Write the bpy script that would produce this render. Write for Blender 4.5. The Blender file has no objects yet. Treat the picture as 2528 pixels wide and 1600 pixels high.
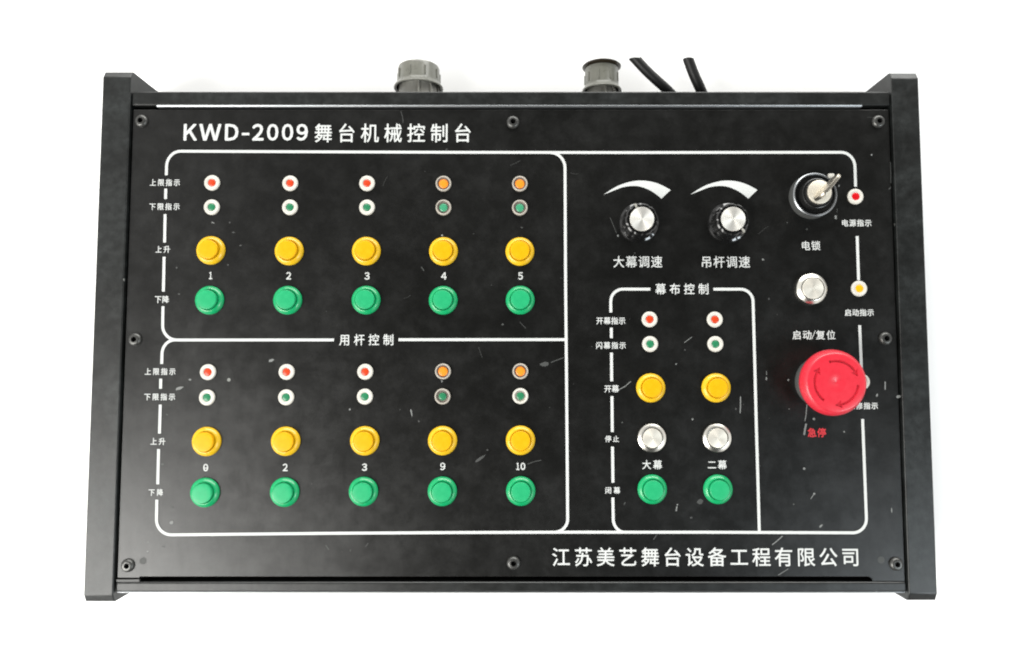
import bpy, bmesh, math, random
from mathutils import Vector, Matrix

S = bpy.context.scene
COL = S.collection
R = math.radians

# ------------------------------------------------------------------ camera
F = 1800.0                    # focal length in pixels of a 2528 x 1600 frame
TILT = math.atan(117.0 / F)   # the phone is held almost straight above the console
D = 0.450                     # height of the lens above the face panel (m)
H = 0.052                     # height of the face panel above the table (m)

cam_d = bpy.data.cameras.new('camera')
cam_d.sensor_width = 36.0
cam_d.lens = 36.0 * F / 2528.0
cam_d.clip_start = 0.01
cam_d.clip_end = 50.0
cam = bpy.data.objects.new('camera', cam_d)
COL.objects.link(cam)
cam.location = (0, 0, H + D)
cam.rotation_euler = (TILT, 0, 0)
S.camera = cam

# ------------------------------------------------------------------ world and lamps
w = bpy.data.worlds.new('World')
S.world = w
w.use_nodes = True
wt = w.node_tree
bg = wt.nodes['Background']
# a white studio: dark ceiling straight above the console, bright walls lower down
wco = wt.nodes.new('ShaderNodeTexCoord')
wsep = wt.nodes.new('ShaderNodeSeparateXYZ')
wt.links.new(wco.outputs['Generated'], wsep.inputs[0])
wr = wt.nodes.new('ShaderNodeValToRGB')
wr.color_ramp.interpolation = 'EASE'
wr.color_ramp.elements.new(0.6)
for q, (p, c) in zip(list(wr.color_ramp.elements),
                     [(0.42, (1.0, 0.99, 0.965)), (0.62, (0.62, 0.615, 0.60)), (0.84, (0.025, 0.025, 0.024))]):
    q.position = p
    q.color = (*c, 1)
wmin = wt.nodes.new('ShaderNodeMath')          # the wall on the left reaches higher
wmin.operation = 'MINIMUM'
wmin.inputs[1].default_value = 0.0
wt.links.new(wsep.outputs[0], wmin.inputs[0])
wmad = wt.nodes.new('ShaderNodeMath')
wmad.operation = 'MULTIPLY_ADD'
wmad.inputs[1].default_value = 0.46
wt.links.new(wmin.outputs[0], wmad.inputs[0])
wt.links.new(wsep.outputs[2], wmad.inputs[2])
wt.links.new(wmad.outputs[0], wr.inputs[0])
# the person taking the picture stands in front and darkens that part of the room
def wmath(op, a, b=0.0, clamp=False):
    n = wt.nodes.new('ShaderNodeMath')
    n.operation = op
    n.use_clamp = clamp
    for i, v in enumerate((a, b)):
        if isinstance(v, (int, float)):
            n.inputs[i].default_value = v
        else:
            wt.links.new(v, n.inputs[i])
    return n.outputs[0]


side = wmath('ABSOLUTE', wmath('ADD', wsep.outputs[0], -0.08))
behind = wmath('MULTIPLY', wmath('MAXIMUM', wmath('ADD', wsep.outputs[1], 0.10), 0.0), 3.0)
person = wmath('DIVIDE', wmath('ADD', wmath('ADD', side, behind), -0.20), 0.30, True)
person = wmath('ADD', wmath('MULTIPLY', person, 0.94), 0.06)
wvm = wt.nodes.new('ShaderNodeVectorMath')
wvm.operation = 'SCALE'
wt.links.new(wr.outputs[0], wvm.inputs[0])
wt.links.new(person, wvm.inputs['Scale'])
wt.links.new(wvm.outputs[0], bg.inputs[0])
bg.inputs[1].default_value = 1.1


def area(name, loc, target, sx, sy, power, color):
    l = bpy.data.lights.new(name, 'AREA')
    l.shape = 'RECTANGLE'
    l.size, l.size_y = sx, sy
    l.energy = power
    l.color = color
    o = bpy.data.objects.new(name, l)
    COL.objects.link(o)
    o.location = loc
    d = Vector(target) - Vector(loc)
    o.rotation_euler = d.to_track_quat('-Z', 'Y').to_euler()
    return o


area('window_light_left', (-1.7, -1.0, 0.95), (0, 0, 0.05), 1.2, 0.9, 26, (1.0, 0.985, 0.94))
area('softbox_left', (-0.90, -0.67, 1.25), (-0.1, 0, 0.05), 0.95, 0.55, 27, (1.0, 0.99, 0.95))
area('window_light_right', (1.10, -0.72, 1.2), (0.1, 0, 0.05), 0.55, 0.5, 11.0, (0.86, 0.95, 1.0))
area('fill_light_back', (0.3, 2.1, 0.9), (0, 0, 0.05), 3.0, 0.9, 84, (1.0, 1.0, 0.97))  # unseen fill lamp, added to keep the table behind the console white

S.view_settings.view_transform = 'Standard'
S.view_settings.look = 'None'
S.view_settings.exposure = 0.0
S.view_settings.gamma = 1.0
S.view_settings.use_curve_mapping = False
S.cycles.max_bounces = 8
S.cycles.use_denoising = True
S.cycles.pixel_filter_type = 'BLACKMAN_HARRIS'
S.cycles.filter_width = 2.0

ct, st = math.cos(TILT), math.sin(TILT)


def U(px, py, z=0.0):
    """Point of the console at height z (mm above the face panel) that was measured at pixel px, py of the photograph."""
    x = (px - 1264.0) / F
    y = -(py - 800.0) / F
    yy, zz = y * ct + st, y * st - ct
    k = (D - z * 0.001) / -zz
    return Vector((x * k, yy * k, H + z * 0.001))


def mm(v):
    return v * 0.001


# ------------------------------------------------------------------ materials
def mat(name, color, rough=0.5, metal=0.0, spec=0.5, **kw):
    m = bpy.data.materials.new(name)
    m.use_nodes = True
    b = m.node_tree.nodes['Principled BSDF']
    b.inputs['Base Color'].default_value = (*color, 1)
    b.inputs['Roughness'].default_value = rough
    b.inputs['Metallic'].default_value = metal
    b.inputs['Specular IOR Level'].default_value = spec
    for k, v in kw.items():
        b.inputs[k.replace('_', ' ')].default_value = v
    return m


class NT:
    def __init__(s, m):
        s.t = m.node_tree
        s.b = s.t.nodes['Principled BSDF']

    def n(s, typ, **kw):
        nd = s.t.nodes.new(typ)
        for k, v in kw.items():
            if k.startswith('i_'):
                nd.inputs[k[2:].replace('_', ' ')].default_value = v
            else:
                setattr(nd, k, v)
        return nd

    def l(s, a, b):
        s.t.links.new(a, b)

    def ramp(s, fac, stops):
        r = s.n('ShaderNodeValToRGB')
        e = r.color_ramp.elements
        while len(e) < len(stops):
            e.new(0.5)
        for q, (p, c) in zip(e, stops):
            q.position = p
            q.color = (c, c, c, 1) if not isinstance(c, tuple) else (*c, 1)
        s.l(fac, r.inputs[0])
        return r.outputs[0]

    def math(s, op, a, b, clamp=False):
        r = s.n('ShaderNodeMath', operation=op, use_clamp=clamp)
        for i, v in enumerate((a, b)):
            if isinstance(v, (int, float)):
                r.inputs[i].default_value = v
            else:
                s.l(v, r.inputs[i])
        return r.outputs[0]

    def mix(s, fac, a, b):
        r = s.n('ShaderNodeMix', data_type='RGBA')
        for i, v in ((0, fac), (6, a), (7, b)):
            if isinstance(v, (int, float)):
                r.inputs[i].default_value = v
            elif isinstance(v, tuple):
                r.inputs[i].default_value = (*v, 1)
            else:
                s.l(v, r.inputs[i])
        return r.outputs[2]


def worn_black(name, base, dust, rough, scale=14, speck=True, grain=0.04, dustamt=0.5, spec=0.35):
    """Powder-coated black sheet with hand smudges, dust and fine specks."""
    m = mat(name, base, rough, 0, spec)
    t = NT(m)
    co = t.n('ShaderNodeTexCoord').outputs['Object']
    n1 = t.n('ShaderNodeTexNoise', i_Scale=scale, i_Detail=9.0, i_Roughness=0.62, i_Distortion=0.6)
    t.l(co, n1.inputs['Vector'])
    smudge = t.ramp(n1.outputs[0], [(0.38, 0.0), (0.72, 1.0)])
    n2 = t.n('ShaderNodeTexNoise', i_Scale=scale * 6.5, i_Detail=8.0, i_Roughness=0.7)
    t.l(co, n2.inputs['Vector'])
    fine = t.ramp(n2.outputs[0], [(0.40, 0.0), (0.75, 1.0)])
    dustf = t.math('MULTIPLY', smudge, t.math('ADD', t.math('MULTIPLY', fine, 0.8), 0.3), True)
    dustf = t.math('MULTIPLY', dustf, dustamt)
    col = t.mix(dustf, base, dust)
    if speck:
        v = t.n('ShaderNodeTexVoronoi', i_Scale=46.0)
        t.l(co, v.inputs['Vector'])
        thr = t.n('ShaderNodeSeparateColor')
        t.l(v.outputs['Color'], thr.inputs[0])
        rad = t.math('MULTIPLY', t.math('POWER', thr.outputs[0], 8.0), 0.055)
        dot = t.math('LESS_THAN', v.outputs['Distance'], rad)
        col = t.mix(t.math('MULTIPLY', dot, t.math('MULTIPLY', thr.outputs[1], 0.7)), col, (0.33, 0.34, 0.32))
    t.l(col, t.b.inputs['Base Color'])
    rr = t.math('ADD', t.math('MULTIPLY', smudge, 0.06), t.math('ADD', t.math('MULTIPLY', fine, 0.07), rough - 0.06))
    t.l(rr, t.b.inputs['Roughness'])
    # wiped dust: streaky film that catches the light more or less strongly
    mp = t.n('ShaderNodeMapping')
    mp.inputs['Rotation'].default_value = (0, 0, 0.9)
    mp.inputs['Scale'].default_value = (1.0, 0.32, 1.0)
    t.l(co, mp.inputs[0])
    n4 = t.n('ShaderNodeTexNoise', i_Scale=scale * 3.0, i_Detail=10.0, i_Roughness=0.72, i_Distortion=1.2)
    t.l(mp.outputs[0], n4.inputs['Vector'])
    film = t.math('ADD', t.math('MULTIPLY', t.ramp(n4.outputs[0], [(0.33, 0.0), (0.70, 1.0)]), 0.17), 0.92)
    film = t.math('MULTIPLY', film, t.math('ADD', t.math('MULTIPLY', fine, 0.25), 0.90))
    t.l(t.math('MULTIPLY', film, spec), t.b.inputs['Specular IOR Level'])
    n3 = t.n('ShaderNodeTexNoise', i_Scale=2600.0, i_Detail=2.0)
    t.l(co, n3.inputs['Vector'])
    bp = t.n('ShaderNodeBump', i_Strength=grain, i_Distance=0.0004)
    t.l(n3.outputs[0], bp.inputs['Height'])
    t.l(bp.outputs[0], t.b.inputs['Normal'])
    return m


M = {}
M['panel'] = worn_black('panel_black', (0.0028, 0.0028, 0.0025), (0.015, 0.016, 0.015), 0.35, spec=0.5, dustamt=0.12)
M['rail'] = worn_black('rail_black', (0.0035, 0.004, 0.0037), (0.040, 0.046, 0.046), 0.40, scale=30, dustamt=0.4, spec=0.5)
M['cheek'] = worn_black('cheek_black', (0.0035, 0.004, 0.0037), (0.042, 0.050, 0.050), 0.40, scale=26, dustamt=0.4, spec=0.5)
M['edge'] = mat('bare_metal_edge', (0.27, 0.28, 0.29), 0.34, 0.9)
M['void'] = mat('dark_gap', (0.002, 0.002, 0.002), 0.9, 0, 0.1)
M['housing'] = mat('housing_black', (0.010, 0.010, 0.010), 0.6)
M['wear'] = mat('scratched_paint', (0.15, 0.155, 0.15), 0.6)
M['wear_dim'] = mat('dust_smear', (0.036, 0.038, 0.036), 0.6)


def printed(name, c):
    m = mat(name, c, 0.5, 0, 0.3)
    t = NT(m)
    co = t.n('ShaderNodeTexCoord').outputs['Object']
    n = t.n('ShaderNodeTexNoise', i_Scale=420.0, i_Detail=6.0, i_Roughness=0.7)
    t.l(co, n.inputs['Vector'])
    f = t.ramp(n.outputs[0], [(0.30, 0.90), (0.52, 1.0)])
    mul = t.mix(f, tuple(x * 0.55 for x in c), c)
    t.l(mul, t.b.inputs['Base Color'])
    return m


M['white'] = printed('white_screen_print', (0.50, 0.51, 0.50))
M['redprint'] = printed('red_screen_print', (0.52, 0.035, 0.045))


def plastic(name, c, rough=0.32, coat=0.0, var=0.12, spec=0.5):
    m = mat(name, c, rough, 0, spec)
    t = NT(m)
    co = t.n('ShaderNodeTexCoord').outputs['Object']
    n = t.n('ShaderNodeTexNoise', i_Scale=260.0, i_Detail=6.0, i_Roughness=0.65)
    t.l(co, n.inputs['Vector'])
    f = t.ramp(n.outputs[0], [(0.3, 0.0), (0.7, 1.0)])
    t.l(t.mix(f, tuple(x * (1 - var) for x in c), c), t.b.inputs['Base Color'])
    t.l(t.math('ADD', t.math('MULTIPLY', f, 0.10), rough - 0.05), t.b.inputs['Roughness'])
    t.b.inputs['Coat Weight'].default_value = coat
    return m


M['yellow'] = plastic('yellow_plastic', (0.66, 0.40, 0.012), 0.26, spec=0.45)
M['yellowcap'] = plastic('yellow_cap_plastic', (0.64, 0.33, 0.001), 0.42, spec=0.25)
M['green'] = plastic('green_plastic', (0.006, 0.31, 0.110), 0.24, spec=0.5)
M['greencap'] = plastic('green_cap_plastic', (0.012, 0.32, 0.125), 0.42, spec=0.35)
M['ivory'] = plastic('ivory_plastic', (0.53, 0.51, 0.46), 0.4)
M['beige'] = plastic('beige_plastic', (0.36, 0.33, 0.285), 0.4)
M['beige_in'] = plastic('beige_recess_plastic', (0.20, 0.17, 0.145), 0.5)
M['lensred'] = plastic('red_orange_lens', (0.52, 0.045, 0.010), 0.3)
M['lensdeep'] = plastic('deep_red_lens', (0.50, 0.002, 0.006), 0.3)
M['lensgreen'] = plastic('green_lens', (0.020, 0.17, 0.075), 0.3)
M['lensmint'] = plastic('pale_green_lens', (0.045, 0.27, 0.14), 0.3)
M['lensorange'] = plastic('orange_lens', (0.80, 0.24, 0.015), 0.35)
M['lensyellow'] = plastic('amber_lens', (0.70, 0.36, 0.004), 0.3)
M['redhead'] = plastic('red_button_plastic', (0.53, 0.020, 0.036), 0.33, var=0.08)
M['black'] = plastic('glossy_black_plastic', (0.006, 0.006, 0.006), 0.10, spec=0.8)
M['satin'] = plastic('satin_black_plastic', (0.012, 0.012, 0.012), 0.3)
M['collar'] = plastic('dark_grey_plastic', (0.070, 0.072, 0.070), 0.32)
M['grey'] = plastic('grey_nylon', (0.12, 0.12, 0.100), 0.30)
M['greyin'] = plastic('pale_grey_nylon', (0.29, 0.285, 0.255), 0.4)
M['brown'] = plastic('dark_brown_plastic', (0.016, 0.011, 0.006), 0.18)
M['rubber'] = plastic('black_rubber', (0.006, 0.006, 0.006), 0.5, spec=0.3)
M['chrome'] = mat('polished_steel', (0.74, 0.72, 0.66), 0.24, 1.0)
M['keymetal'] = mat('nickel_key', (0.78, 0.73, 0.63), 0.50, 0.9)
M['key'] = mat('worn_key_metal', (0.50, 0.46, 0.39), 0.36, 1.0)
M['screw'] = mat('blackened_steel', (0.075, 0.075, 0.072), 0.36, 0.7)
M['tableside'] = mat('white_table', (0.95, 0.95, 0.95), 0.8, 0, 0.2)


def spun(name, c, rough, aniso):
    m = mat(name, c, rough, 1.0)
    t = NT(m)
    tan = t.n('ShaderNodeTangent', direction_type='RADIAL', axis='Z')
    t.b.inputs['Anisotropic'].default_value = aniso
    t.l(tan.outputs[0], t.b.inputs['Tangent'])
    co = t.n('ShaderNodeTexCoord').outputs['Object']
    ln = t.n('ShaderNodeVectorMath', operation='LENGTH')
    t.l(co, ln.inputs[0])
    cmb = t.n('ShaderNodeCombineXYZ')
    t.l(ln.outputs['Value'], cmb.inputs[0])
    n = t.n('ShaderNodeTexNoise', i_Scale=5000.0, i_Detail=3.0)
    t.l(cmb.outputs[0], n.inputs['Vector'])
    t.l(t.math('ADD', t.math('MULTIPLY', n.outputs[0], 0.16), rough - 0.08), t.b.inputs['Roughness'])
    return m


M['spun'] = spun('spun_aluminium', (0.80, 0.785, 0.74), 0.56, 0.7)
M['brushed'] = spun('brushed_steel', (0.74, 0.71, 0.64), 0.58, 0.5)


# ------------------------------------------------------------------ mesh helpers
def new_bm():
    return bmesh.new()


def finish(name, bm, mats, parent=None, loc=(0, 0, 0), sharp=38, rotz=0.0):
    bmesh.ops.recalc_face_normals(bm, faces=bm.faces[:])
    for f in bm.faces:
        f.smooth = f.calc_area() < 3e-5      # large flat sheets stay flat
    for e in bm.edges:
        if len(e.link_faces) == 2 and e.calc_face_angle(0) > R(sharp):
            e.smooth = False
    me = bpy.data.meshes.new(name)
    bm.to_mesh(me)
    bm.free()
    if not isinstance(mats, (list, tuple)):
        mats = [mats]
    for q in mats:
        me.materials.append(q)
    return place(name, me, parent, loc, rotz)


def place(name, me, parent=None, loc=(0, 0, 0), rotz=0.0):
    o = bpy.data.objects.new(name, me)
    COL.objects.link(o)
    o.rotation_euler = (0, 0, rotz)
    if parent is not None:
        o.parent = parent
    o.location = loc
    return o


def lathe(bm, prof, seg=48, mi=0, rfun=None, axis='Z', off=(0, 0, 0), close_top=True, close_bottom=False):
    """Turn profile [(radius mm, height mm)] about an axis."""
    rings = []
    for k, (r, z) in enumerate(prof):
        ring = []
        for i in range(seg):
            a = 2 * math.pi * i / seg
            rr = r if rfun is None else rfun(r, z, a, k)
            p = (mm(rr * math.cos(a)), mm(rr * math.sin(a)), mm(z))
            if axis == 'Y':
                p = (p[0], p[2], p[1])
            ring.append(bm.verts.new((p[0] + off[0], p[1] + off[1], p[2] + off[2])))
        rings.append(ring)
    for a, b in zip(rings, rings[1:]):
        for i in range(seg):
            j = (i + 1) % seg
            bm.faces.new((a[i], a[j], b[j], b[i])).material_index = mi
    if close_top:
        bm.faces.new(rings[-1]).material_index = mi
    if close_bottom:
        bm.faces.new(rings[0][::-1]).material_index = mi
    return rings


def box(bm, x0, x1, y0, y1, z0, z1, mi=0, bev=0.0, seg=2):
    r = bmesh.ops.create_cube(bm, size=1.0)
    vs = r['verts']
    for v in vs:
        v.co = Vector((x0 if v.co.x < 0 else x1, y0 if v.co.y < 0 else y1, z0 if v.co.z < 0 else z1))
    fs = {f for v in vs for f in v.link_faces}
    for f in fs:
        f.material_index = mi
    if bev:
        es = {e for v in vs for e in v.link_edges}
        bmesh.ops.bevel(bm, geom=list(es), offset=bev, segments=seg, profile=0.5, affect='EDGES')


def ribbon(bm, pts, width, z, mi=0):
    """Flat painted line along plane points."""
    L, Rr = [], []
    n = len(pts)
    for i, p in enumerate(pts):
        a = pts[max(i - 1, 0)]
        b = pts[min(i + 1, n - 1)]
        d = Vector((b[0] - a[0], b[1] - a[1]))
        d.normalize()
        nx, ny = -d.y * width / 2, d.x * width / 2
        L.append(bm.verts.new((p[0] + nx, p[1] + ny, z)))
        Rr.append(bm.verts.new((p[0] - nx, p[1] - ny, z)))
    for i in range(n - 1):
        bm.faces.new((L[i], Rr[i], Rr[i + 1], L[i + 1])).material_index = mi


def fan(bm, pts, z, mi=0):
    vs = [bm.verts.new((p[0], p[1], z)) for p in pts]
    f = bm.faces.new(vs)
    f.material_index = mi
    return f


def root(name, loc, label, cat, group=None):
    o = bpy.data.objects.new(name, None)
    o.empty_display_size = 0.02
    COL.objects.link(o)
    o.location = loc
    o['label'] = label
    o['category'] = cat
    if group:
        o['group'] = group
    return o


def tag(o, label, cat=None, group=None, kind=None):
    if label:
        o['label'] = label
    if cat:
        o['category'] = cat
    if group:
        o['group'] = group
    if kind:
        o['kind'] = kind
    return o


# ------------------------------------------------------------------ table
bm = new_bm()
box(bm, -1.6, 1.6, -1.3, 1.3, -0.03, 0.0, 0, 0.004)
tag(finish('white_tabletop', bm, M['tableside']), None, None, None, 'structure')

# ------------------------------------------------------------------ console body
con = root('control_console', (0, 0, 0), 'black stage control console with rows of yellow and green push buttons', 'control console')

ZT = 2.2                                     # cheek tops stand this far above the panel (mm)
pl_top, pl_bot = U(323, 266).y, U(1264, 1427).y
lx = (U(321, 280).x + U(284, 1420).x) / 2    # panel sides
rx = (U(2199, 280).x + U(2242, 1420).x) / 2

# cheeks
for sx, (ot, it, ib, ob) in ((-1, ((251, 190), (321, 190), (281, 1469), (209, 1469))), (1, ((2265.5, 193), (2197.5, 193), (2247.5, 1466), (2316.5, 1466)))):
    o_ = (U(*ot, ZT).x + U(*ob, ZT).x) / 2
    i_ = (U(*it, ZT).x + U(*ib, ZT).x) / 2
    y1, y0 = U(*ot, ZT).y, U(*ob, ZT).y
    bm = new_bm()
    c = 0.0022
    top = H + mm(ZT)
    e0, e1 = y0 - 0.0046, y1 + 0.0042
    prof = [(e0, 0.0), (e0, top - c), (y0, top), (y1, top), (e1, top - c), (e1, 0.0)]
    a = [bm.verts.new((o_, y, z)) for y, z in prof]
    b = [bm.verts.new((i_, y, z)) for y, z in prof]
    bm.faces.new(a)
    bm.faces.new(b[::-1])
    for k in range(len(prof)):
        j = (k + 1) % len(prof)
        bm.faces.new((a[k], a[j], b[j], b[k]))
    bmesh.ops.recalc_face_normals(bm, faces=bm.faces[:])
    es = [e for e in bm.edges if (e.verts[0].co.z > 0.01 and e.verts[1].co.z > 0.01)]
    bmesh.ops.bevel(bm, geom=es, offset=0.0007, segments=3, profile=0.5, affect='EDGES')
    finish('side_cheek', bm, M['cheek'], con, sharp=30)
    if sx < 0:
        ci_l = i_
    else:
        ci_r = i_
gap = 0.0011
px0, px1 = ci_l + gap, ci_r - gap

# rails
rt_top, rt_bot = U(1264, 226, 0.8).y, U(1264, 260.5, 0.8).y
rb_top, rb_bot = U(1264, 1431, 0.6).y, U(1264, 1461.5, 0.6).y

bm = new_bm()
box(bm, ci_l + 0.0005, ci_r - 0.0005, rt_bot, rt_top, H - 0.014, H + 0.0010, 0, 0.0009, 3)
rail_t = finish('top_rail', bm, M['rail'], con)
bm = new_bm()                                  # bare bevelled edge of the rail
xa, xb = U(388, 257).x, U(2127, 257).x
v = [bm.verts.new(p) for p in ((xa, rt_bot + 0.0001, H + 0.0013), (xb, rt_bot + 0.0001, H + 0.0013), (xb, rt_bot - 0.0010, H + 0.0005), (xa, rt_bot - 0.0010, H + 0.0005),
                               (xa, rt_bot + 0.0001, H - 0.0030), (xb, rt_bot + 0.0001, H - 0.0030), (xb, rt_bot - 0.0010, H - 0.0030), (xa, rt_bot - 0.0010, H - 0.0030))]
for q in ((0, 3, 2, 1), (4, 5, 6, 7), (0, 1, 5, 4), (3, 7, 6, 2), (0, 4, 7, 3), (1, 2, 6, 5)):
    bm.faces.new([v[k] for k in q])
bmesh.ops.recalc_face_normals(bm, faces=bm.faces[:])
bmesh.ops.bevel(bm, geom=[e for e in bm.edges], offset=0.00035, segments=3, profile=0.5, affect='EDGES')
finish('rail_lip', bm, M['edge'], rail_t)

bm = new_bm()
box(bm, ci_l + 0.0005, ci_r - 0.0005, rb_bot, rb_top - 0.0014, H - 0.014, H + 0.0006, 0, 0.0011, 3)
# full-height ends of the rail beside the long slot
box(bm, ci_l + 0.0005, U(345, 1431).x, rb_top - 0.0016, rb_top + 0.0001, H - 0.014, H + 0.0003, 0, 0.0002, 1)
rail_b = finish('bottom_rail', bm, M['rail'], con)

bm = new_bm()
box(bm, ci_l + 0.0008, ci_r - 0.0008, rb_bot - 0.0009, rb_bot + 0.0001, H - 0.013, H - 0.0002, 0, 0.00045, 3)
finish('rail_lip', bm, M['edge'], rail_b)

# housing under the panel
bm = new_bm()
box(bm, ci_l + 0.0002, ci_r - 0.0002, rb_bot + 0.0012, rt_top - 0.0012, 0.004, H - 0.0155, 0, 0.001)
housing = finish('housing', bm, M['housing'], con)
yback = rt_top - 0.0012

# face panel (thin sheet, rounded corner running down to the rail at the lower right)
bm = new_bm()
xr = U(2142, 1431).x
yb = U(1264, 1424).y
yl = rb_bot + 0.0015
rr = 0.0032
out = [(px0, rt_bot - 0.0024), (px0, yb - 0.0007), (U(345, 1425).x, yb - 0.0007), (U(345, 1425).x, yb)]
cxx, cyy = xr, yb - rr
for k in range(0, 7):
    a = R(90 - 15 * k)
    out.append((xr - 0.0002 + rr * math.cos(a), cyy + rr * math.sin(a)))
xq = xr - 0.0002 + rr
out += [(xq, rb_top - 0.0012), (px1 - 0.0006, rb_top - 0.0012), (px1 - 0.0006, yb - 0.004), (px1, yb - 0.003), (px1, rt_bot - 0.0024)]
top = [bm.verts.new((x, y, H)) for x, y in out]
f = bm.faces.new(top)
r = bmesh.ops.extrude_face_region(bm, geom=[f])
for g in r['geom']:
    if isinstance(g, bmesh.types.BMVert):
        g.co.z -= 0.0016
bmesh.ops.recalc_face_normals(bm, faces=bm.faces[:])
te = [e for e in bm.edges if abs(e.verts[0].co.z - H) < 1e-6 and abs(e.verts[1].co.z - H) < 1e-6]
bmesh.ops.bevel(bm, geom=te, offset=0.00025, segments=2, profile=0.5, affect='EDGES')

# paint chips, scuffs and scratches that belong to the panel surface
ZW = H + 0.00012
rnd = random.Random(7)


def blob(px, py, lw, lh, ang, mi=1, jag=0.18, taper=0.0):
    c0 = U(px, py)
    pts = []
    n = 12
    for k in range(n):
        a = 2 * math.pi * k / n
        r_ = 1 + rnd.uniform(-jag, jag)
        x, y = lw * 0.5 * math.cos(a) * r_, lh * 0.5 * math.sin(a) * r_
        y *= 1 - taper * (0.5 + 0.5 * math.cos(a))
        ca, sa = math.cos(R(ang)), math.sin(R(ang))
        pts.append((c0.x + mm(x * ca - y * sa) * 0.25, c0.y + mm(x * sa + y * ca) * 0.25))
    fan(bm, pts, ZW + 0.00001 * rnd.random(), mi)


def scratch(p, wpx, mi=1):
    pts = [U(*q) for q in p]
    ribbon(bm, [(q.x, q.y) for q in pts], mm(wpx * 0.25), ZW + 0.00001 * rnd.random(), mi)


blob(670, 890, 15, 7, 18)
blob(443.5, 958.5, 20, 7, 20)
blob(469, 937.5, 7, 5, 0)
blob(412.5, 1023.5, 6, 4, -20, 2)
blob(401, 1146, 7, 5, 0, 2)
blob(1016, 1020, 20, 5, -80, 1, 0.1, 0.7)
blob(1034, 1040, 5, 5, 0, 2)
blob(863.5, 1011, 4, 6, 0)
blob(1187, 1131, 30, 9, 35, 2, 0.15, 0.6)
blob(1203, 1111, 5, 4, 0, 2)
blob(1345, 899, 24, 12, 10, 2)
scratch([(1360, 895), (1375, 889), (1392, 883)], 2.2, 2)
blob(1091, 941, 5, 6, 0)
blob(526, 550, 3, 8, 70)
blob(567, 550, 5, 4, -40, 2)
blob(577, 574, 3, 8, 80, 2)
blob(594, 606, 6, 4, 0, 2)
blob(436, 661, 5, 5, 0, 2)
blob(442, 726, 6, 4, 0, 2)
blob(563, 654, 5, 4, 0, 2)
scratch([(1040, 659), (1047, 669)], 2.5, 2)
blob(1288, 562, 3, 7, 70, 2)
scratch([(1283, 795), (1291, 803), (1298, 811)], 1.5, 2)
blob(1241, 801, 6, 5, 0, 2)
scratch([(1302, 1146), (1318, 1140), (1336, 1136)], 1.8, 2)
scratch([(1506, 537), (1514, 556), (1522, 576)], 1.6, 2)
blob(1525.5, 582, 4, 6, 0)
blob(1567, 625, 4, 4, 0, 2)
blob(1883.5, 641, 4, 6, 70)
blob(1898, 738, 4, 5, 0, 2)
blob(1992, 566, 5, 5, 0, 2)
scratch([(1689, 846), (1699, 839), (1708, 832)], 1.5)
blob(1691, 864, 4, 4, 0, 2)
blob(1669, 899, 4, 4, 0)
blob(1709.5, 1035, 5, 5, 0)
blob(1536, 1043, 4, 4, 0, 2)
scratch([(1828, 979), (1828, 1000), (1827, 1020)], 2.6)
blob(1816.5, 1009.5, 5, 5, 0, 2)
scratch([(1528, 962), (1543, 954), (1557, 942)], 2.0)
scratch([(1892, 916), (1892.5, 926)], 1.3)
blob(1892, 935, 4, 8, 0)
blob(1946, 938, 4, 6, -30)
scratch([(1992, 998), (1990, 1022), (1987, 1040)], 2.2)
scratch([(1990, 1046), (1987, 1060), (1985, 1074)], 4.6)
blob(2009, 1034.5, 6, 6, 0)
blob(2084, 1066, 4, 4, 0)
scratch([(2185, 942), (2185, 962)], 3.0)
blob(2165, 976, 5, 10, -20, 1, 0.1, 0.5)
blob(1728, 1238, 16, 12, 20, 2)
scratch([(1671, 1250), (1669, 1262)], 3.2)
blob(1672, 1246, 4, 4, 0)
blob(1542, 1243, 3, 8, -25, 2)
blob(1706, 1278, 6, 5, 0, 2)
scratch([(1621, 1321), (1613, 1332)], 2.6, 2)
blob(2026, 1299, 11, 5, 40)
blob(2010, 1219, 5, 5, 0)
scratch([(2010, 1219), (2001, 1232)], 1.8)
scratch([(1932, 1323), (1920, 1334), (1906, 1345)], 2.4)
scratch([(1946, 1404), (1934, 1412), (1921, 1420)], 1.4)
blob(1985, 1157, 7, 6, 30)
blob(2201, 1260, 3, 12, 5)
blob(424, 1290, 10, 8, 30)
blob(425, 1252, 5, 5, 0, 2)
blob(353, 1385, 17, 17, 0, 2, 0.05)
blob(365, 1361, 6, 3, 20)
blob(404, 1349, 3, 6, -30, 2)
blob(2175, 1382.5, 17, 17, 0, 2, 0.05)
scratch([(804, 1346), (812, 1357)], 3.0, 2)
scratch([(902, 1350), (909, 1341)], 2.0, 2)
blob(865, 1359, 3, 6, 0, 2)
scratch([(990, 275), (994, 290), (995, 304)], 1.6, 2)
blob(1103, 369, 4, 5, 0, 2)
blob(2151.5, 382.5, 4, 5, 0)
scratch([(2063, 532), (2063, 541)], 5.0)
scratch([(2067, 515), (2066, 525)], 1.5, 2)
blob(2071, 459, 4, 6, -30)
scratch([(2198, 400), (2199, 430), (2199, 452)], 1.6, 2)
scratch([(2199, 462), (2194, 468)], 2.5, 2)
blob(2219, 979, 12, 7, 10)
for k in range(28):
    blob(rnd.uniform(345, 2180), rnd.uniform(285, 1410), rnd.uniform(1.2, 3.2), rnd.uniform(1.2, 2.6), rnd.uniform(0, 180), 2)
for k in range(8):
    x, y, a, ln = rnd.uniform(345, 2180), rnd.uniform(285, 1410), rnd.gauss(35, 35), rnd.uniform(8, 34)
    dx, dy = ln * math.cos(R(a)), -ln * math.sin(R(a))
    scratch([(x, y), (x + dx * 0.5, y + dy * 0.5 + rnd.uniform(-2, 2)), (x + dx, y + dy)], rnd.uniform(0.5, 1.0), 2)
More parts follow.
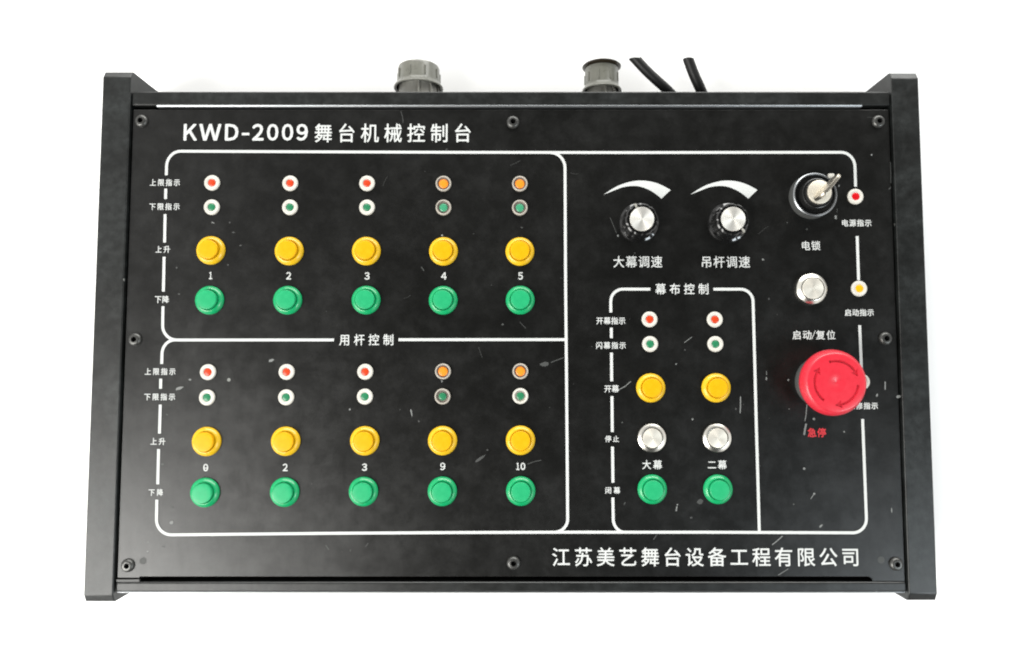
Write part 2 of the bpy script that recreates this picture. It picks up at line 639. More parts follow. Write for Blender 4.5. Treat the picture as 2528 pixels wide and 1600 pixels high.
panel = finish('face_panel', bm, [M['panel'], M['wear'], M['wear_dim']], con)

# ------------------------------------------------------------------ printed lines
ZP = H + 0.00022
LW = 0.00176


def arc_px(p0, pc, p1, n=9):
    """Quarter bend from p0 to p1 whose tangents meet at pc (all pixels)."""
    out = []
    k = 0.5523
    for i in range(n + 1):
        t = i / n
        a = (p0[0] + (pc[0] - p0[0]) * k, p0[1] + (pc[1] - p0[1]) * k)
        b = (p1[0] + (pc[0] - p1[0]) * k, p1[1] + (pc[1] - p1[1]) * k)
        u = 1 - t
        out.append(tuple(u ** 3 * p0[q] + 3 * u * u * t * a[q] + 3 * u * t * t * b[q] + t ** 3 * p1[q] for q in (0, 1)))
    return out


def pline(*segs):
    pts = []
    for s in segs:
        for q in (s if isinstance(s, list) else [s]):
            if not pts or (abs(q[0] - pts[-1][0]) + abs(q[1] - pts[-1][1])) > 0.5:
                pts.append(q)
    return pts


lines = [
    ('border_line', [pline((411, 433), arc_px((411.5, 412), (412, 373.5), (446, 373.7)), (760, 375), (1119, 376.4), (1560, 377), (1800, 376.7), arc_px((2076, 376.4), (2109.5, 376.3), (2110.3, 411.7)), (2111.8, 461))]),
    ('border_line', [pline((409.6, 466), (409, 491.5))]),
    ('border_line', [pline((408, 529), (406.7, 599))]),
    ('border_line', [pline((405.6, 634.2), (403.8, 720))]),
    ('border_line', [pline((402.8, 756.5), arc_px((402, 803), (401, 839.4), (437, 839.5)), (824.7, 839.3)),
                     pline((434, 839.5), arc_px((430, 839.5), (401, 841), (400.4, 874)), (399.6, 898.6))]),
    ('border_line', [pline((984, 838.8), (1394, 838.5))]),
    ('border_line', [pline((397.3, 935), (396.8, 959.7))]),
    ('border_line', [pline((396.2, 999), (394.2, 1070.3))]),
    ('border_line', [pline((392, 1108.6), (390, 1195.5))]),
    ('border_line', [pline((387.8, 1233.5), arc_px((386.8, 1282.4), (386, 1320.5), (424, 1320.2)), (820, 1316.4), (1119, 1314.6), (1400, 1313.7), (1745, 1313.8), arc_px((2105, 1315.2), (2139.5, 1315.3), (2138.4, 1280)), (2129, 1034.7))]),
    ('border_line', [pline(arc_px((1360, 377.5), (1394, 377.6), (1394.8, 414.4)), (1396.2, 700), (1398.2, 900), (1400.7, 1200), arc_px((1401.3, 1281), (1401.5, 1313.6), (1369, 1313.7)))]),
    ('border_line', [pline((1605.2, 714.2), arc_px((1538, 714), (1507.5, 714), (1507.6, 744)), (1507.8, 771.6))]),
    ('border_line', [pline((1760.9, 714.2), arc_px((1828, 714.2), (1857.8, 714.2), (1858.7, 744)), (1863, 900), (1867, 1060), (1871.4, 1213), (1874.1, 1312))]),
    ('border_line', [pline((1509, 809.1), (1509.2, 834.9))]),
    ('border_line', [pline((1509.3, 870.7), (1509.9, 941.2))]),
    ('border_line', [pline((1510.6, 978.1), (1511.4, 1066.6))]),
    ('border_line', [pline((1511.9, 1102.5), (1513, 1191.5))]),
    ('border_line', [pline((1512.8, 1228), arc_px((1513.7, 1281), (1514, 1313.6), (1542, 1313.7)))]),
    ('border_line', [pline((2115.5, 583.3), (2119, 692))]),
    ('border_line', [pline((2121.6, 803), (2126.4, 920))]),
]
for q, (nm, polys) in enumerate(lines):
    bm = new_bm()
    for k, p in enumerate(polys):
        ribbon(bm, [(U(*c).x, U(*c).y) for c in p], LW, ZP + 0.000007 * q + 0.0000035 * k)
    finish(nm, bm, M['white'], panel)

# tapered speed scales above the two knobs
for dx in (0.0, 214.2):
    bm = new_bm()
    upper = [(1490.8, 480.2), (1510, 467.5), (1532.3, 456.2), (1558.5, 448.6), (1583, 446), (1610.8, 449.5), (1633.5, 457.5), (1655.5, 469.2)]
    lower = [(1490.9, 480.4), (1514.9, 470.8), (1537.6, 462.5), (1560.2, 459.3), (1580, 461), (1600, 468), (1617, 478), (1632.8, 490.7)]
    def smooth(p):
        o = []
        for i in range(len(p) - 1):
            a, b, c, d = p[max(i - 1, 0)], p[i], p[i + 1], p[min(i + 2, len(p) - 1)]
            for q in range(5):
                t = q / 5
                o.append(tuple(0.5 * (2 * b[e] + (c[e] - a[e]) * t + (2 * a[e] - 5 * b[e] + 4 * c[e] - d[e]) * t * t + (3 * b[e] - a[e] - 3 * c[e] + d[e]) * t ** 3) for e in (0, 1)))
        return o + [p[-1]]

    upper, lower = smooth(upper), smooth(lower)
    vu = [bm.verts.new((U(x + dx, y).x, U(x + dx, y).y, ZP)) for x, y in upper]
    vl = [bm.verts.new((U(x + dx, y).x, U(x + dx, y).y, ZP)) for x, y in lower]
    for k in range(len(vu) - 1):
        bm.faces.new((vu[k], vl[k], vl[k + 1], vu[k + 1]))
    finish('speed_scale', bm, M['white'], panel)

# ------------------------------------------------------------------ printed lettering
_glyph = {}


def glyph(ch):
    """Outline of one character as flat triangles, normalised to its own bounding box."""
    if ch not in _glyph:
        c = bpy.data.curves.new('glyph', 'FONT')
        c.body = ch
        c.size = 1.0
        c.resolution_u = 3
        o = bpy.data.objects.new('glyph', c)
        COL.objects.link(o)
        me = bpy.data.meshes.new_from_object(o)
        vs = [(v.co.x, v.co.y) for v in me.vertices]
        fs = [tuple(p.vertices) for p in me.polygons]
        bpy.data.objects.remove(o)
        bpy.data.curves.remove(c)
        bpy.data.meshes.remove(me)
        _glyph[ch] = (vs, fs)
    return _glyph[ch]


def bbox(vs):
    xs, ys = [v[0] for v in vs], [v[1] for v in vs]
    return min(xs), max(xs), min(ys), max(ys)


def lettering(name, items, bold, m, label=None):
    """items: list of (character, x0, y0, x1, y1) boxes in pixels; bold in pixels of stroke spread."""
    verts, faces = [], []
    n = 8 if bold > 0 else 1
    for it in items:
        ch, x0, y0, x1, y1 = it[:5]
        bo = it[5] if len(it) > 5 else bold
        vs, fs = glyph(ch)
        gx0, gx1, gy0, gy1 = bbox(vs)
        p0, p1 = U(x0 + bo, y1 - bo), U(x1 - bo, y0 + bo)
        kx = (p1.x - p0.x) / max(gx1 - gx0, 1e-6)
        ky = (p1.y - p0.y) / max(gy1 - gy0, 1e-6)
        for k in range(n):
            a = 2 * math.pi * k / n
            ox, oy = mm(bo * 0.25) * math.cos(a) * (n > 1), mm(bo * 0.25) * math.sin(a) * (n > 1)
            base = len(verts)
            for x, y in vs:
                verts.append((p0.x + (x - gx0) * kx + ox, p0.y + (y - gy0) * ky + oy, ZP + 0.000012 * k))
            faces += [tuple(base + q for q in f) for f in fs]
    me = bpy.data.meshes.new(name)
    me.from_pydata(verts, [], faces)
    me.materials.append(m)
    me.update()
    o = place(name, me, panel)
    if label:
        o['label'] = label
    return o


def cjk(text, x0, y0, x1, y1, bold, m=None, name='printed_label', label=None):
    """Spread square characters evenly over a pixel box, keeping each glyph's own place in its cell."""
    m = m or M['white']
    n = len(text)
    h = y1 - y0
    cw = min(h * 0.94, (x1 - x0) / n) if n > 1 else x1 - x0
    pitch = (x1 - x0 - cw) / max(n - 1, 1)
    items = []
    for k, ch in enumerate(text):
        vs, fs = glyph(ch)
        a, b, c, d = bbox(vs)
        # the full-width cell runs 0..1 across and about -0.12..0.88 up
        X0 = x0 + pitch * k + cw * (a - 0.04) / 0.92
        X1 = x0 + pitch * k + cw * (b - 0.04) / 0.92
        Y1 = y1 - h * (c + 0.08) / 0.92
        Y0 = y1 - h * (d + 0.08) / 0.92
        items.append((ch, X0, Y0, X1, Y1))
    return lettering(name, items, bold, m, label)


def latin(text, boxes, bold, label=None):
    return lettering('printed_label', [(ch, *b) for ch, b in zip(text, boxes)], bold, M['white'], label)


# title
def tb(u0, u1):
    return (180 + u0 / 3.7625, 306.2, 180 + u1 / 3.7625, 347.8)


latin('ＫＷＤ２００９', [tb(1028, 1158), tb(1172, 1382), tb(1412, 1542), tb(1664, 1776), tb(1802, 1912), tb(1940, 2050), tb(2076, 2186)], 1.5, 'bold white model code and title lettering')
bm = new_bm()
p0, p1 = U(180 + 1570 / 3.7625, 334.4), U(180 + 1640 / 3.7625, 328.2)
fan(bm, [(p0.x, p0.y), (p1.x, p0.y), (p1.x, p1.y), (p0.x, p1.y)], ZP)
finish('printed_dash', bm, M['white'], panel)
cjk('舞台机械控制台', 776.7, 305.5, 1164, 352, 0.6)
cjk('江苏美艺舞台设备工程有限公司', 1363.3, 1351.6, 2121, 1398, 0.55)
cjk('用杆控制', 838, 824.8, 972.3, 853, 0.4)
cjk('幕布控制', 1618, 700, 1749.5, 727.2, 0.4)
cjk('大幕调速', 1513.8, 632, 1634.5, 661, 0.35)
cjk('吊杆调速', 1730.4, 632.5, 1851, 661.3, 0.35)
cjk('电锁', 1977.6, 595, 2024.6, 618.3, 0.38)
cjk('启动', 1956.3, 815.7, 2003, 838.5, 0.38)
latin('／', [(2003, 815.5, 2013, 838.5)], 0.5)
cjk('复位', 2014.5, 815.7, 2061.8, 838.5, 0.38)
cjk('电源指示', 2077, 542, 2150.9, 559.5, 0.38)
cjk('启动指示', 2085, 763, 2157, 780.5, 0.38)
cjk('检修指示', 2094, 993.3, 2166.8, 1010.5, 0.38)
cjk('急停', 1993.6, 1056.6, 2038.8, 1079.5, 0.6, M['redprint'], 'printed_label', 'red emergency stop lettering')
for t_, b_ in (('上限指示', (370, 442.3, 445.3, 459.6)), ('下限指示', (368.7, 501.6, 444.5, 519)), ('上升', (384, 606.8, 420.8, 624.7)), ('下降', (382, 730, 417.9, 748.5)),
               ('上限指示', (357.5, 908.7, 434.2, 926)), ('下限指示', (356, 971, 433.4, 988.5)), ('上升', (371.4, 1080.7, 409, 1098.6)), ('下降', (366.8, 1207, 403.5, 1224)),
               ('开幕指示', (1471.8, 783, 1544, 801)), ('闪幕指示', (1471, 844.2, 1545, 861.5)), ('开幕', (1491.7, 950.5, 1527.6, 969)), ('停止', (1493.8, 1075.4, 1528, 1091.5)),
               ('闭幕', (1493.6, 1202, 1530.8, 1219))):
    cjk(t_, *b_, 0.35)
cjk('大幕', 1585.5, 1135.7, 1633.9, 1158.5, 0.4)
cjk('二幕', 1746.8, 1136, 1793.4, 1158.5, 0.4)
numbers = [('１', 520.5, 680.5, 9), ('２', 713, 681, 13), ('３', 906.3, 681.5, 13), ('４', 1096, 681.5, 14), ('５', 1285, 681.5, 12),
           ('２', 704.5, 1153.9, 13), ('９', 1093.2, 1151.4, 13)]
for ch, x, y, wd in numbers:
    latin(ch, [(x - wd / 2, y - 9.3, x + wd / 2, y + 9.3)], 0.65)
lettering('printed_label', [('０', 501.8, 1145, 514.8, 1163.6), ('－', 504.5, 1154.2, 512, 1156.8, 0.9)], 0.7, M['white'])
lettering('printed_label', [('３', 893.5, 1144, 906.7, 1162.6)], 0.8, M['white'])
lettering('printed_label', [('１', 1274.5, 1142, 1282.5, 1160.4), ('０', 1285, 1142, 1297, 1160.4)], 0.8, M['white'])

# small white corner mark on the lower right of the panel
bm = new_bm()
scr = [U(2159, 1448.5), U(2159, 1458), U(2165, 1458.5)]
ribbon(bm, [(p.x, p.y) for p in scr], 0.0010, H + 0.0002)
finish('printed_mark', bm, M['white'], panel)

# ------------------------------------------------------------------ screws
def at(px, py, z=0.0):
    p = U(px, py, z)
    return (p.x, p.y, H)


bm = new_bm()
lathe(bm, [(4.05, 0.0), (4.05, 0.35), (3.9, 0.9), (3.45, 1.6), (2.8, 2.0), (2.3, 2.1), (1.62, 2.1)], 40, 0, close_top=False)
lathe(bm, [(1.62, 2.1), (1.55, 2.0), (1.5, 0.25)], 6, 1)
for v in bm.verts:
    pass
scr_o = finish('panel_screw', bm, [M['screw'], M['void']], con, at(348, 298, 1), 30)
for i, (x, y) in enumerate(((1266.4, 301), (2170, 299.3), (332, 838), (2187.5, 835.7), (314.2, 1396.7), (1267.8, 1390.8), (2214, 1393.2))):
    c = scr_o.copy()
    COL.objects.link(c)
    c.parent = con
    c.location = at(x, y, 1)
    c.rotation_euler = (0, 0, rnd.uniform(0, 1))

# ------------------------------------------------------------------ push buttons
def button_meshes(ring, cap):
    bm = new_bm()
    lathe(bm, [(8.9, 0.0), (8.95, 0.4), (8.85, 1.0), (8.5, 1.6), (7.9, 2.25), (7.2, 2.8), (6.7, 3.0), (6.4, 2.95), (6.2, 2.75), (6.08, 2.3)], 64, 0, close_top=False)
    o = finish('push_button', bm, M[ring])
    a = o.data
    bpy.data.objects.remove(o)
    bm = new_bm()
    lathe(bm, [(5.98, 0.3), (5.95, 4.7), (5.88, 5.0), (5.68, 5.18), (5.3, 5.24), (3.0, 5.28), (0.6, 5.29)], 64, 0)
    o = finish('button_cap', bm, M[cap])
    b = o.data
    bpy.data.objects.remove(o)
    return a, b


BM_Y = button_meshes('yellow', 'yellowcap')
BM_G = button_meshes('green', 'greencap')


def push(kind, x, y, label):
    a, b = kind
    o = place('push_button', a, con, at(x, y, 0.4), rnd.uniform(0, 6))
    o['label'] = label
    place('button_cap', b, o, (0, 0, 0))
    return o


cols = ['1', '2', '3', '4', '5']
ybtn = [(520.7, 618.3), (714, 619.9), (904.5, 620), (1094.8, 620.7), (1283.5, 621)]
gbtn = [(517.5, 741.3), (710.2, 741.3), (903.9, 741), (1094.2, 741.5), (1284.3, 741)]
for k in range(5):
    push(BM_Y, *ybtn[k], f'yellow push button above the number {cols[k]} in the upper block')
    push(BM_G, *gbtn[k], f'green push button below the number {cols[k]} in the upper block')
ybtn2 = [(510.1, 1090), (705.4, 1089.3), (900.5, 1088.3), (1092.6, 1087.8), (1285, 1087)]
gbtn2 = [(506.1, 1216), (702.8, 1215), (897.3, 1213.5), (1092, 1213), (1285.6, 1212.3)]
place_words = ['in the first column', 'in the second column', 'in the third column', 'at the number 9', 'at the number 10']
for k in range(5):
    push(BM_Y, *ybtn2[k], f'yellow push button of the lower block {place_words[k]}')
    push(BM_G, *gbtn2[k], f'green push button of the lower block {place_words[k]}')
push(BM_Y, 1606.5, 957.6, 'yellow push button in the left column of the curtain block')
push(BM_Y, 1767.8, 957.6, 'yellow push button in the right column of the curtain block')
push(BM_G, 1610.2, 1208, 'green push button in the left column of the curtain block')
push(BM_G, 1772.4, 1208, 'green push button in the right column of the curtain block')


def steel_button(rad, hgt):
    bm = new_bm()
    k = rad / 8.8
    lathe(bm, [(8.75 * k, 0.0), (8.8 * k, 0.5), (8.8 * k, hgt * 0.45), (8.55 * k, hgt * 0.62), (7.0 * k, hgt * 0.95), (6.55 * k, hgt), (6.2 * k, hgt - 0.05), (6.08 * k, hgt - 0.35)], 72, 0, close_top=False)
    o = finish('push_button', bm, M['chrome'], sharp=24)
    a = o.data
    bpy.data.objects.remove(o)
    bm = new_bm()
    lathe(bm, [(6.0 * k, 0.3), (6.0 * k, hgt + 0.05), (5.8 * k, hgt + 0.3), (5.5 * k, hgt + 0.36), (0.25, hgt + 0.36)], 72, 0)
    o = finish('button_cap', bm, M['brushed'], sharp=24)
    b = o.data
    bpy.data.objects.remove(o)
    return a, b


BM_S = steel_button(8.75, 2.6)
BM_L = steel_button(9.65, 4.2)
push(BM_S, 1608.8, 1081.2, 'polished steel push button in the left column of the curtain block')
push(BM_S, 1769.5, 1081.2, 'polished steel push button in the right column of the curtain block')
push(BM_L, 2001.0, 713.8, 'large polished steel push button between the key switch and the red mushroom button')


# ------------------------------------------------------------------ indicator lamps
def lamp_meshes(kind):
    bm = new_bm()
    if kind == 'flat':
        lathe(bm, [(4.85, 0.0), (4.9, 0.3), (4.85, 0.9), (4.6, 1.3), (4.1, 1.45), (2.75, 1.3), (2.5, 1.1), (2.45, 0.5)], 48, 0, close_top=False)
        mats = [M['ivory']]
    elif kind == 'deep':
        lathe(bm, [(4.85, 0.0), (4.9, 0.4), (4.85, 1.3), (4.6, 1.7), (4.2, 1.8), (3.95, 1.65)], 48, 0, close_top=False)
        lathe(bm, [(3.95, 1.65), (3.75, 0.9), (3.4, 0.25), (2.2, 0.2)], 48, 1, close_top=False)
        mats = [M['beige'], M['beige_in']]
    else:
        lathe(bm, [(4.85, 0.0), (4.9, 0.4), (4.85, 1.2), (4.6, 1.55), (4.1, 1.65), (3.5, 1.4)], 48, 0, close_top=False)
        lathe(bm, [(3.5, 1.4), (3.2, 0.6), (2.2, 0.4)], 48, 1, close_top=False)
        mats = [M['ivory'], M['beige']]
    o = finish('indicator_lamp', bm, mats, sharp=50)
    me = o.data
    bpy.data.objects.remove(o)
    return me


LB = {k: lamp_meshes(k) for k in ('flat', 'deep', 'mid')}
_lens = {}


def lens_mesh(r, m, z):
    key = (r, m, z)
    if key not in _lens:
        bm = new_bm()
        lathe(bm, [(r, 0.1), (r, z - 0.25), (r * 0.93, z - 0.05), (r * 0.7, z + 0.12), (r * 0.35, z + 0.22), (r * 0.08, z + 0.24)], 40, 0)
        o = finish('lens', bm, M[m])
        _lens[key] = o.data
        bpy.data.objects.remove(o)
    return _lens[key]


def lamp(x, y, kind, m, label, r=2.4):
    o = place('indicator_lamp', LB[kind], con, at(x, y, 0.5))
    o['label'] = label
    place('lens', lens_mesh(r, m, 1.15 if kind == 'flat' else 0.95), o)
    return o


r1 = [(523.9, 451.6), (716.6, 452.7), (906.3, 452.9), (1095, 453.8), (1283.4, 454)]
g1 = [(523.1, 511.7), (716.1, 512), (906.2, 512.3), (1095, 512.6), (1283.3, 513.1)]
r2 = [(513.6, 918.8), (707.8, 918.4), (901.8, 918), (1093.7, 917), (1284.8, 916.7)]
g2 = [(511.4, 981.5), (706.6, 981), (901, 979.2), (1092.6, 978.8), (1284.7, 977.8)]
for k in range(5):
    pale = k > 2
    lamp(*r1[k], 'deep' if pale else 'flat', 'lensorange' if pale else 'lensred', f'{"orange" if pale else "red"} indicator lamp of column {k + 1} in the upper block', 3.0 if pale else 2.4)
    lamp(*g1[k], 'deep' if pale else 'flat', 'lensmint' if pale else 'lensgreen', f'green indicator lamp of column {k + 1} in the upper block', 2.6 if pale else 2.35)
    lamp(*r2[k], 'deep' if pale else 'flat', 'lensorange' if pale else 'lensred', f'{"orange" if pale else "red"} indicator lamp of column {k + 1} in the lower block', 3.0 if pale else 2.4)
    lamp(*g2[k], ('flat', 'flat', 'flat', 'deep', 'mid')[k], 'lensgreen', f'green indicator lamp of column {k + 1} in the lower block', 2.45)
lamp(1603.6, 788.6, 'flat', 'lensred', 'red indicator lamp in the left column of the curtain block')
lamp(1764.6, 789, 'flat', 'lensred', 'red indicator lamp in the right column of the curtain block')
lamp(1604.9, 849.5, 'flat', 'lensgreen', 'green indicator lamp in the left column of the curtain block')
lamp(1766, 849.5, 'flat', 'lensgreen', 'green indicator lamp in the right column of the curtain block')
lamp(2111.8, 485.5, 'flat', 'lensdeep', 'deep red power indicator lamp beside the key switch', 2.6)
lamp(2120.8, 712.6, 'flat', 'lensyellow', 'amber indicator lamp beside the large steel button', 2.6)
lamp(2127.5, 943, 'flat', 'lensred', 'indicator lamp half hidden behind the red mushroom button')


# ------------------------------------------------------------------ speed knobs
def flute(r, z, a, k):
    return r * (1 - 0.055 * max(0.0, math.cos(a * 10)) ** 2) if 4 <= k <= 8 else r


bm = new_bm()
lathe(bm, [(12.5, 0.2), (12.6, 0.8), (12.5, 1.9), (12.0, 2.8), (10.9, 3.3), (10.6, 4.2), (10.3, 9.5), (10.0, 11.2), (9.2, 11.9), (7.9, 12.1), (7.6, 12.1)], 120, 0, flute)
o = finish('speed_knob', bm, M['black'], sharp=28)
KN = o.data
bpy.data.objects.remove(o)
bm = new_bm()
lathe(bm, [(7.45, 11.8), (7.45, 12.5), (7.25, 12.75), (6.9, 12.8), (0.15, 12.55)], 72, 0)
o = finish('knob_cap', bm, M['spun'], sharp=24)
KC = o.data
bpy.data.objects.remove(o)
bm = new_bm()
box(bm, 0.0078, 0.0102, -0.00065, 0.00065, 0.0105, 0.01235, 0, 0.0002, 2)
box(bm, 0.0095, 0.01055, -0.00065, 0.00065, 0.0068, 0.0118, 0, 0.0002, 2)
o = finish('pointer', bm, M['greyin'])
KP = o.data
bpy.data.objects.remove(o)
for x, y, ang, lab in ((1576.3, 551.2, 113, 'black fluted knob with its pointer turned up'), (1795.4, 551.2, -48, 'black fluted knob with its pointer turned down to the right')):
    k = place('speed_knob', KN, con, at(x, y), R(ang + 18))
    k['label'] = lab
    place('knob_cap', KC, k, (0, 0, 0), R(-ang))
    place('pointer', KP, k, (0, 0, 0), R(-18))

# ------------------------------------------------------------------ key switch
ks_at = at(2001.9, 486.6)
bm = new_bm()
lathe(bm, [(13.9, 0.0), (13.95, 0.4), (13.8, 5.6), (13.75, 5.9)], 72, 0, close_top=False)
lathe(bm, [(12.2, 6.2), (12.1, 3.4), (9.4, 3.2)], 72, 1, close_top=False)
ks = finish('key_switch', bm, [M['collar'], M['satin']], con, ks_at)
bm = new_bm()
lathe(bm, [(13.75, 5.9), (13.6, 6.5), (13.0, 6.95), (12.5, 6.8), (12.2, 6.2)], 72, 0, close_top=False)
finish('rim_ring', bm, M['edge'], ks)
bm = new_bm()
lathe(bm, [(9.5, 3.2), (9.4, 9.4), (9.2, 10.0), (8.8, 10.2), (8.5, 10.0), (8.35, 9.0), (8.2, 9.0), (8.1, 11.6), (7.9, 12.0), (7.5, 12.1), (7.4, 11.8)], 72, 0, close_top=False)
finish('lock_barrel', bm, M['satin'], ks, sharp=30)
bm = new_bm()
lathe(bm, [(7.3, 11.0), (7.3, 13.0), (7.15, 13.3), (6.9, 13.4), (0.2, 13.4)], 64, 0)
plug = finish('lock_plug', bm, M['keymetal'], ks, sharp=24)
bm = new_bm()
ang_k = math.atan2(0.76, 0.65)
box(bm, -0.0056, 0.0056, -0.0005, 0.0005, 0.01338, 0.01352, 0)
for v in bm.verts:
    v.co = Matrix.Rotation(ang_k, 4, 'Z') @ v.co
finish('keyway', bm, M['void'], ks)
bm = new_bm()
box(bm, 0.0080, 0.0116, 0.0100, 0.0128, 0.0058, 0.0082, 0, 0.0005, 2)
finish('stop_tab', bm, M['ivory'], ks)

# the key itself: blade in the lock, flat bow standing up
krot = ang_k
bm = new_bm()
bow = []
hw, z0, z1, rc = 9.2, 17.0, 30.5, 4.2
for cx_, cz_, a0 in ((hw - rc, z0 + rc, -90), (hw - rc, z1 - rc, 0), (-hw + rc, z1 - rc, 90), (-hw + rc, z0 + rc, 180)):
    for k in range(7):
        a = R(a0 + 15 * k)
        bow.append((cx_ + rc * math.cos(a), cz_ + rc * math.sin(a)))
kb = [bm.verts.new((mm(x), -0.00105, mm(z))) for x, z in bow]
f = bm.faces.new(kb)
r = bmesh.ops.extrude_face_region(bm, geom=[f])
for g in r['geom']:
    if isinstance(g, bmesh.types.BMVert):
        g.co.y += 0.0021
bmesh.ops.recalc_face_normals(bm, faces=bm.faces[:])
es = [e for e in bm.edges if len(e.link_faces) == 2 and e.calc_face_angle(0) > R(60)]
bmesh.ops.bevel(bm, geom=es, offset=0.0004, segments=2, profile=0.5, affect='EDGES')
key = finish('lock_key', bm, M['key'], None, (ks_at[0], ks_at[1], H), 34, krot)
tag(key, 'flat nickel key standing edge-up in the black key switch', 'key')
bm = new_bm()
box(bm, -0.0042, 0.0030, -0.00085, 0.00085, 0.0096, 0.0176, 0, 0.0002, 1)
finish('blade', bm, M['key'], key)

# ------------------------------------------------------------------ emergency stop
es_at = at(2024.4, 943.5)
bm = new_bm()
lathe(bm, [(15.5, 0.0), (15.6, 0.5), (15.4, 7.2), (14.9, 7.9), (12.6, 8.2), (11.6, 8.2)], 72, 0)
est = finish('emergency_stop', bm, M['collar'], con, es_at)
bm = new_bm()
lathe(bm, [(11.0, 8.0), (11.3, 11.0), (14.0, 13.0), (18.0, 14.6), (19.2, 15.6), (19.6, 17.0), (19.4, 18.6), (18.6, 20.6), (17.7, 22.1), (17.1, 22.65), (16.3, 22.85), (12, 23.0), (6, 23.15), (1.6, 23.25), (1.2, 22.95), (0.3, 22.9)], 96, 0)
head = finish('mushroom_head', bm, M['redhead'], est, sharp=40)


def cutter(bm, pts, z0, z1):
    lo = [bm.verts.new((mm(x), mm(y), mm(z0))) for x, y in pts]
    hi = [bm.verts.new((mm(x), mm(y), mm(z1))) for x, y in pts]
    bm.faces.new(lo[::-1])
    bm.faces.new(hi)
    for k in range(len(pts)):
        j = (k + 1) % len(pts)
        bm.faces.new((lo[k], lo[j], hi[j], hi[k]))


# three turning arrows moulded as grooves into the top of the head
cb = new_bm()
for a0, a1 in ((108, 31), (-6, -80), (234, 151)):
    n = 20
    ang = [R(a0 + (a1 - a0) * k / n) for k in range(n + 1)]
    a = ang[-1]
    c0 = Vector((12.7 * math.cos(a), 12.7 * math.sin(a)))
    tdir = Vector((math.sin(a), -math.cos(a)))
    ndir = Vector((math.cos(a), math.sin(a)))
    tip = [c0 + ndir * 2.3 - tdir * 0.6, c0 + tdir * 3.4, c0 - ndir * 2.3 - tdir * 0.6]
    pts = [(13.45 * math.cos(q), 13.45 * math.sin(q)) for q in ang] + [(p.x, p.y) for p in tip] + [(11.95 * math.cos(q), 11.95 * math.sin(q)) for q in ang[::-1]]
    cutter(cb, pts[::-1], 22.05, 25.0)
cut = finish('cutter', cb, M['redhead'], est)
mod = head.modifiers.new('grooves', 'BOOLEAN')
mod.operation = 'DIFFERENCE'
mod.solver = 'EXACT'
mod.object = cut
bpy.context.view_layer.update()
res = bpy.data.meshes.new_from_object(head.evaluated_get(bpy.context.evaluated_depsgraph_get()))
head.modifiers.remove(mod)
bpy.data.objects.remove(cut)
bm = new_bm()
bm.from_mesh(res)
bpy.data.meshes.remove(res)
for f in bm.faces:
    f.smooth = True
for e in bm.edges:
    if len(e.link_faces) == 2:
        e.smooth = e.calc_face_angle(0) < R(40)
bm.to_mesh(head.data)
bm.free()

# ------------------------------------------------------------------ round connectors on the back
AX = H - 0.030


def gland(px, rb, rf, ymouth, yend, closed, label):
    x = U(px, 190, -20).x
    bm = new_bm()
    L = (yend - ymouth) * 1000
    prof = [(rf - 1.6, 0.4), (rf, 0.0), (rf + 0.2, 0.7), (rf - 0.4, 1.9), (rb + 0.25, 3.3), (rb, 4.2)]
    if closed:
        prof += [(rb - 0.4, L - 2.8), (rb - 0.9, L - 1.3), (rb - 2.3, L - 0.35), (rb - 5.2, L)]
    else:
        prof += [(rb - 0.2, L - 0.5), (rb - 0.7, L)]
    lathe(bm, prof, 72, 0, axis='Y')
    lathe(bm, [(rf - 1.6, 0.4), (rf - 2.3, 2.5), (rf - 3.4, 4.5)], 72, 1, axis='Y', close_top=False)
    # raised grip bars round the nut
    for k in range(9):
        a = 2 * math.pi * (k + 0.6) / 9
        b2 = bmesh.new()
        box(b2, -0.00055, 0.00055, mm(L * 0.34), mm(L * 0.72), 0.0, mm(rb + 0.42), 0, 0.0002, 1)
        for v in b2.verts:
            if v.co.z < 0.001:
                v.co.z = mm(rb - 2.0)
            v.co = Matrix.Rotation(a, 4, 'Y') @ v.co
        tmp = bpy.data.meshes.new('tmp')
        b2.to_mesh(tmp)
        b2.free()
        bm.from_mesh(tmp)
        bpy.data.meshes.remove(tmp)
    g = finish('cable_gland', bm, [M['grey'], M['void']], con, (x, ymouth, AX), 34)
    g['label'] = label
    bm = new_bm()
    ln = (ymouth - yback) * 1000
    lathe(bm, [(rf - 3.2, -ln + 0.3), (rf - 3.2, 5.0)], 60, 0, axis='Y', close_top=False)
    for k in range(8):
        a = 2 * math.pi * (k + 0.2) / 10
        b2 = bmesh.new()
        box(b2, -0.0006, 0.0006, mm(-ln + 0.3), mm(4.5), mm(rf - 4.2), mm(rf - 2.0), 0, 0.0002, 1)
        for v in b2.verts:
            v.co = Matrix.Rotation(a, 4, 'Y') @ v.co
        tmp = bpy.data.meshes.new('tmp')
        b2.to_mesh(tmp)
        b2.free()
        bm.from_mesh(tmp)
        bpy.data.meshes.remove(tmp)
    finish('socket_barrel', bm, M['greyin'], g)
    return x


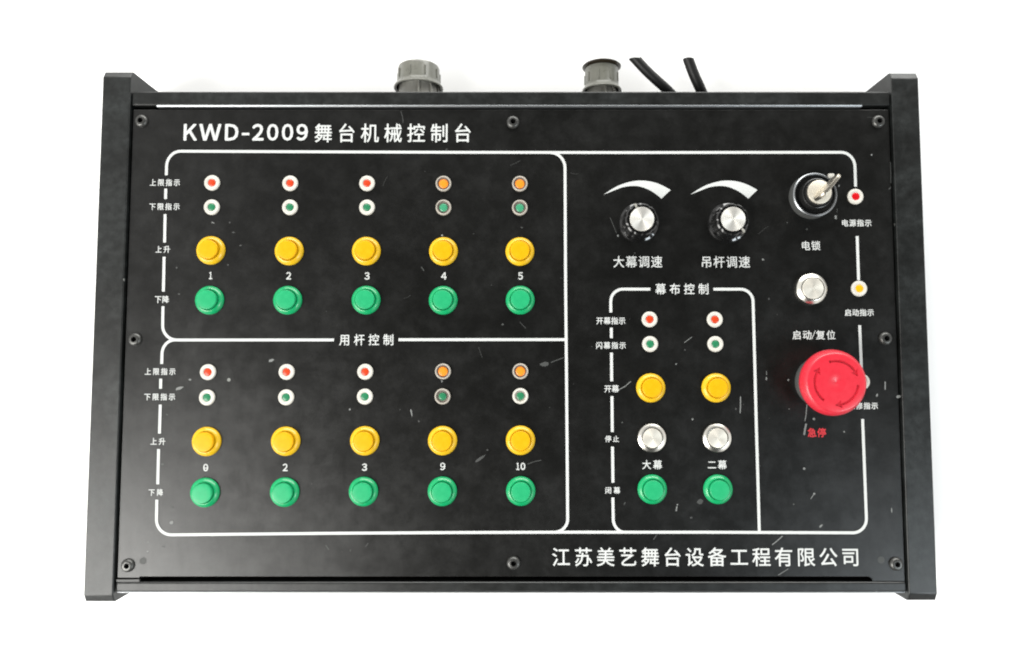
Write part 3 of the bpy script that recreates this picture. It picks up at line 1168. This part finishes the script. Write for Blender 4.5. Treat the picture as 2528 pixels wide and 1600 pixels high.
gland(1028.8, 14.4, 16.3, U(1028, 200, -15.6).y, U(1028, 148.5, -20.5).y, True, 'larger grey ribbed connector nut behind the title lettering')
gx = gland(1490, 11.3, 13.1, U(1490, 212, -18.7).y, U(1490, 153, -19.0).y, False, 'smaller grey ribbed connector nut carrying a brown plug')
bm = new_bm()
lathe(bm, [(10.2, 0.0), (12.2, 0.1), (12.9, 0.6), (13.0, 1.2), (12.5, 1.8), (11.0, 2.0), (6.0, 2.1)], 60, 0, axis='Y', close_bottom=True)
cp = finish('cable_plug', bm, M['brown'], None, (gx, U(1490, 153, -19.0).y + 0.0001, AX), 40)
tag(cp, 'dark brown round plug seated in the smaller grey connector nut', 'plug')


# ------------------------------------------------------------------ cables
def cable(name, pts, rad, label):
    bm = new_bm()
    n = len(pts)
    sm = []
    for i in range(n - 1):
        p0 = pts[max(i - 1, 0)]
        p1, p2 = pts[i], pts[i + 1]
        p3 = pts[min(i + 2, n - 1)]
        for s in range(8):
            t = s / 8
            sm.append(0.5 * ((2 * p1) + (p2 - p0) * t + (2 * p0 - 5 * p1 + 4 * p2 - p3) * t * t + (3 * p1 - p0 - 3 * p2 + p3) * t ** 3))
    sm.append(pts[-1])
    rings = []
    for i, p in enumerate(sm):
        d = (sm[min(i + 1, len(sm) - 1)] - sm[max(i - 1, 0)]).normalized()
        u = d.cross(Vector((0, 0, 1))).normalized()
        v = u.cross(d).normalized()
        rings.append([bm.verts.new(p + (u * math.cos(2 * math.pi * k / 20) + v * math.sin(2 * math.pi * k / 20)) * rad) for k in range(20)])
    d0 = (sm[0] - sm[1]).normalized()
    for v in rings[0]:
        v.co += d0 * ((sm[0].y - v.co.y) / d0.y)
    for a, b in zip(rings, rings[1:]):
        for k in range(20):
            j = (k + 1) % 20
            bm.faces.new((a[k], a[j], b[j], b[k]))
    bm.faces.new(rings[0][::-1])
    bm.faces.new(rings[-1])
    o = finish(name, bm, M['rubber'], None, (0, 0, 0), 60)
    return tag(o, label, 'cable')


def at3(px, py, z):
    return U(px, py, z)


c1 = cable('power_cable', [at3(1570, 147, -20), at3(1602, 181, -22), at3(1652, 227, -26), at3(1699, 277, -36), Vector((at3(1718, 297, -40).x, yback - 0.001, H - 0.040))], 0.00328, 'black cable running steeply aslant behind the console beside the brown plug')
c2 = cable('power_cable', [at3(1699.5, 147, -20), at3(1713, 184, -22), at3(1732.5, 228, -26), at3(1752, 277, -36), Vector((at3(1760, 297, -40).x, yback - 0.001, H - 0.040))], 0.00345, 'thicker black cable behind the console, the right one of the two')
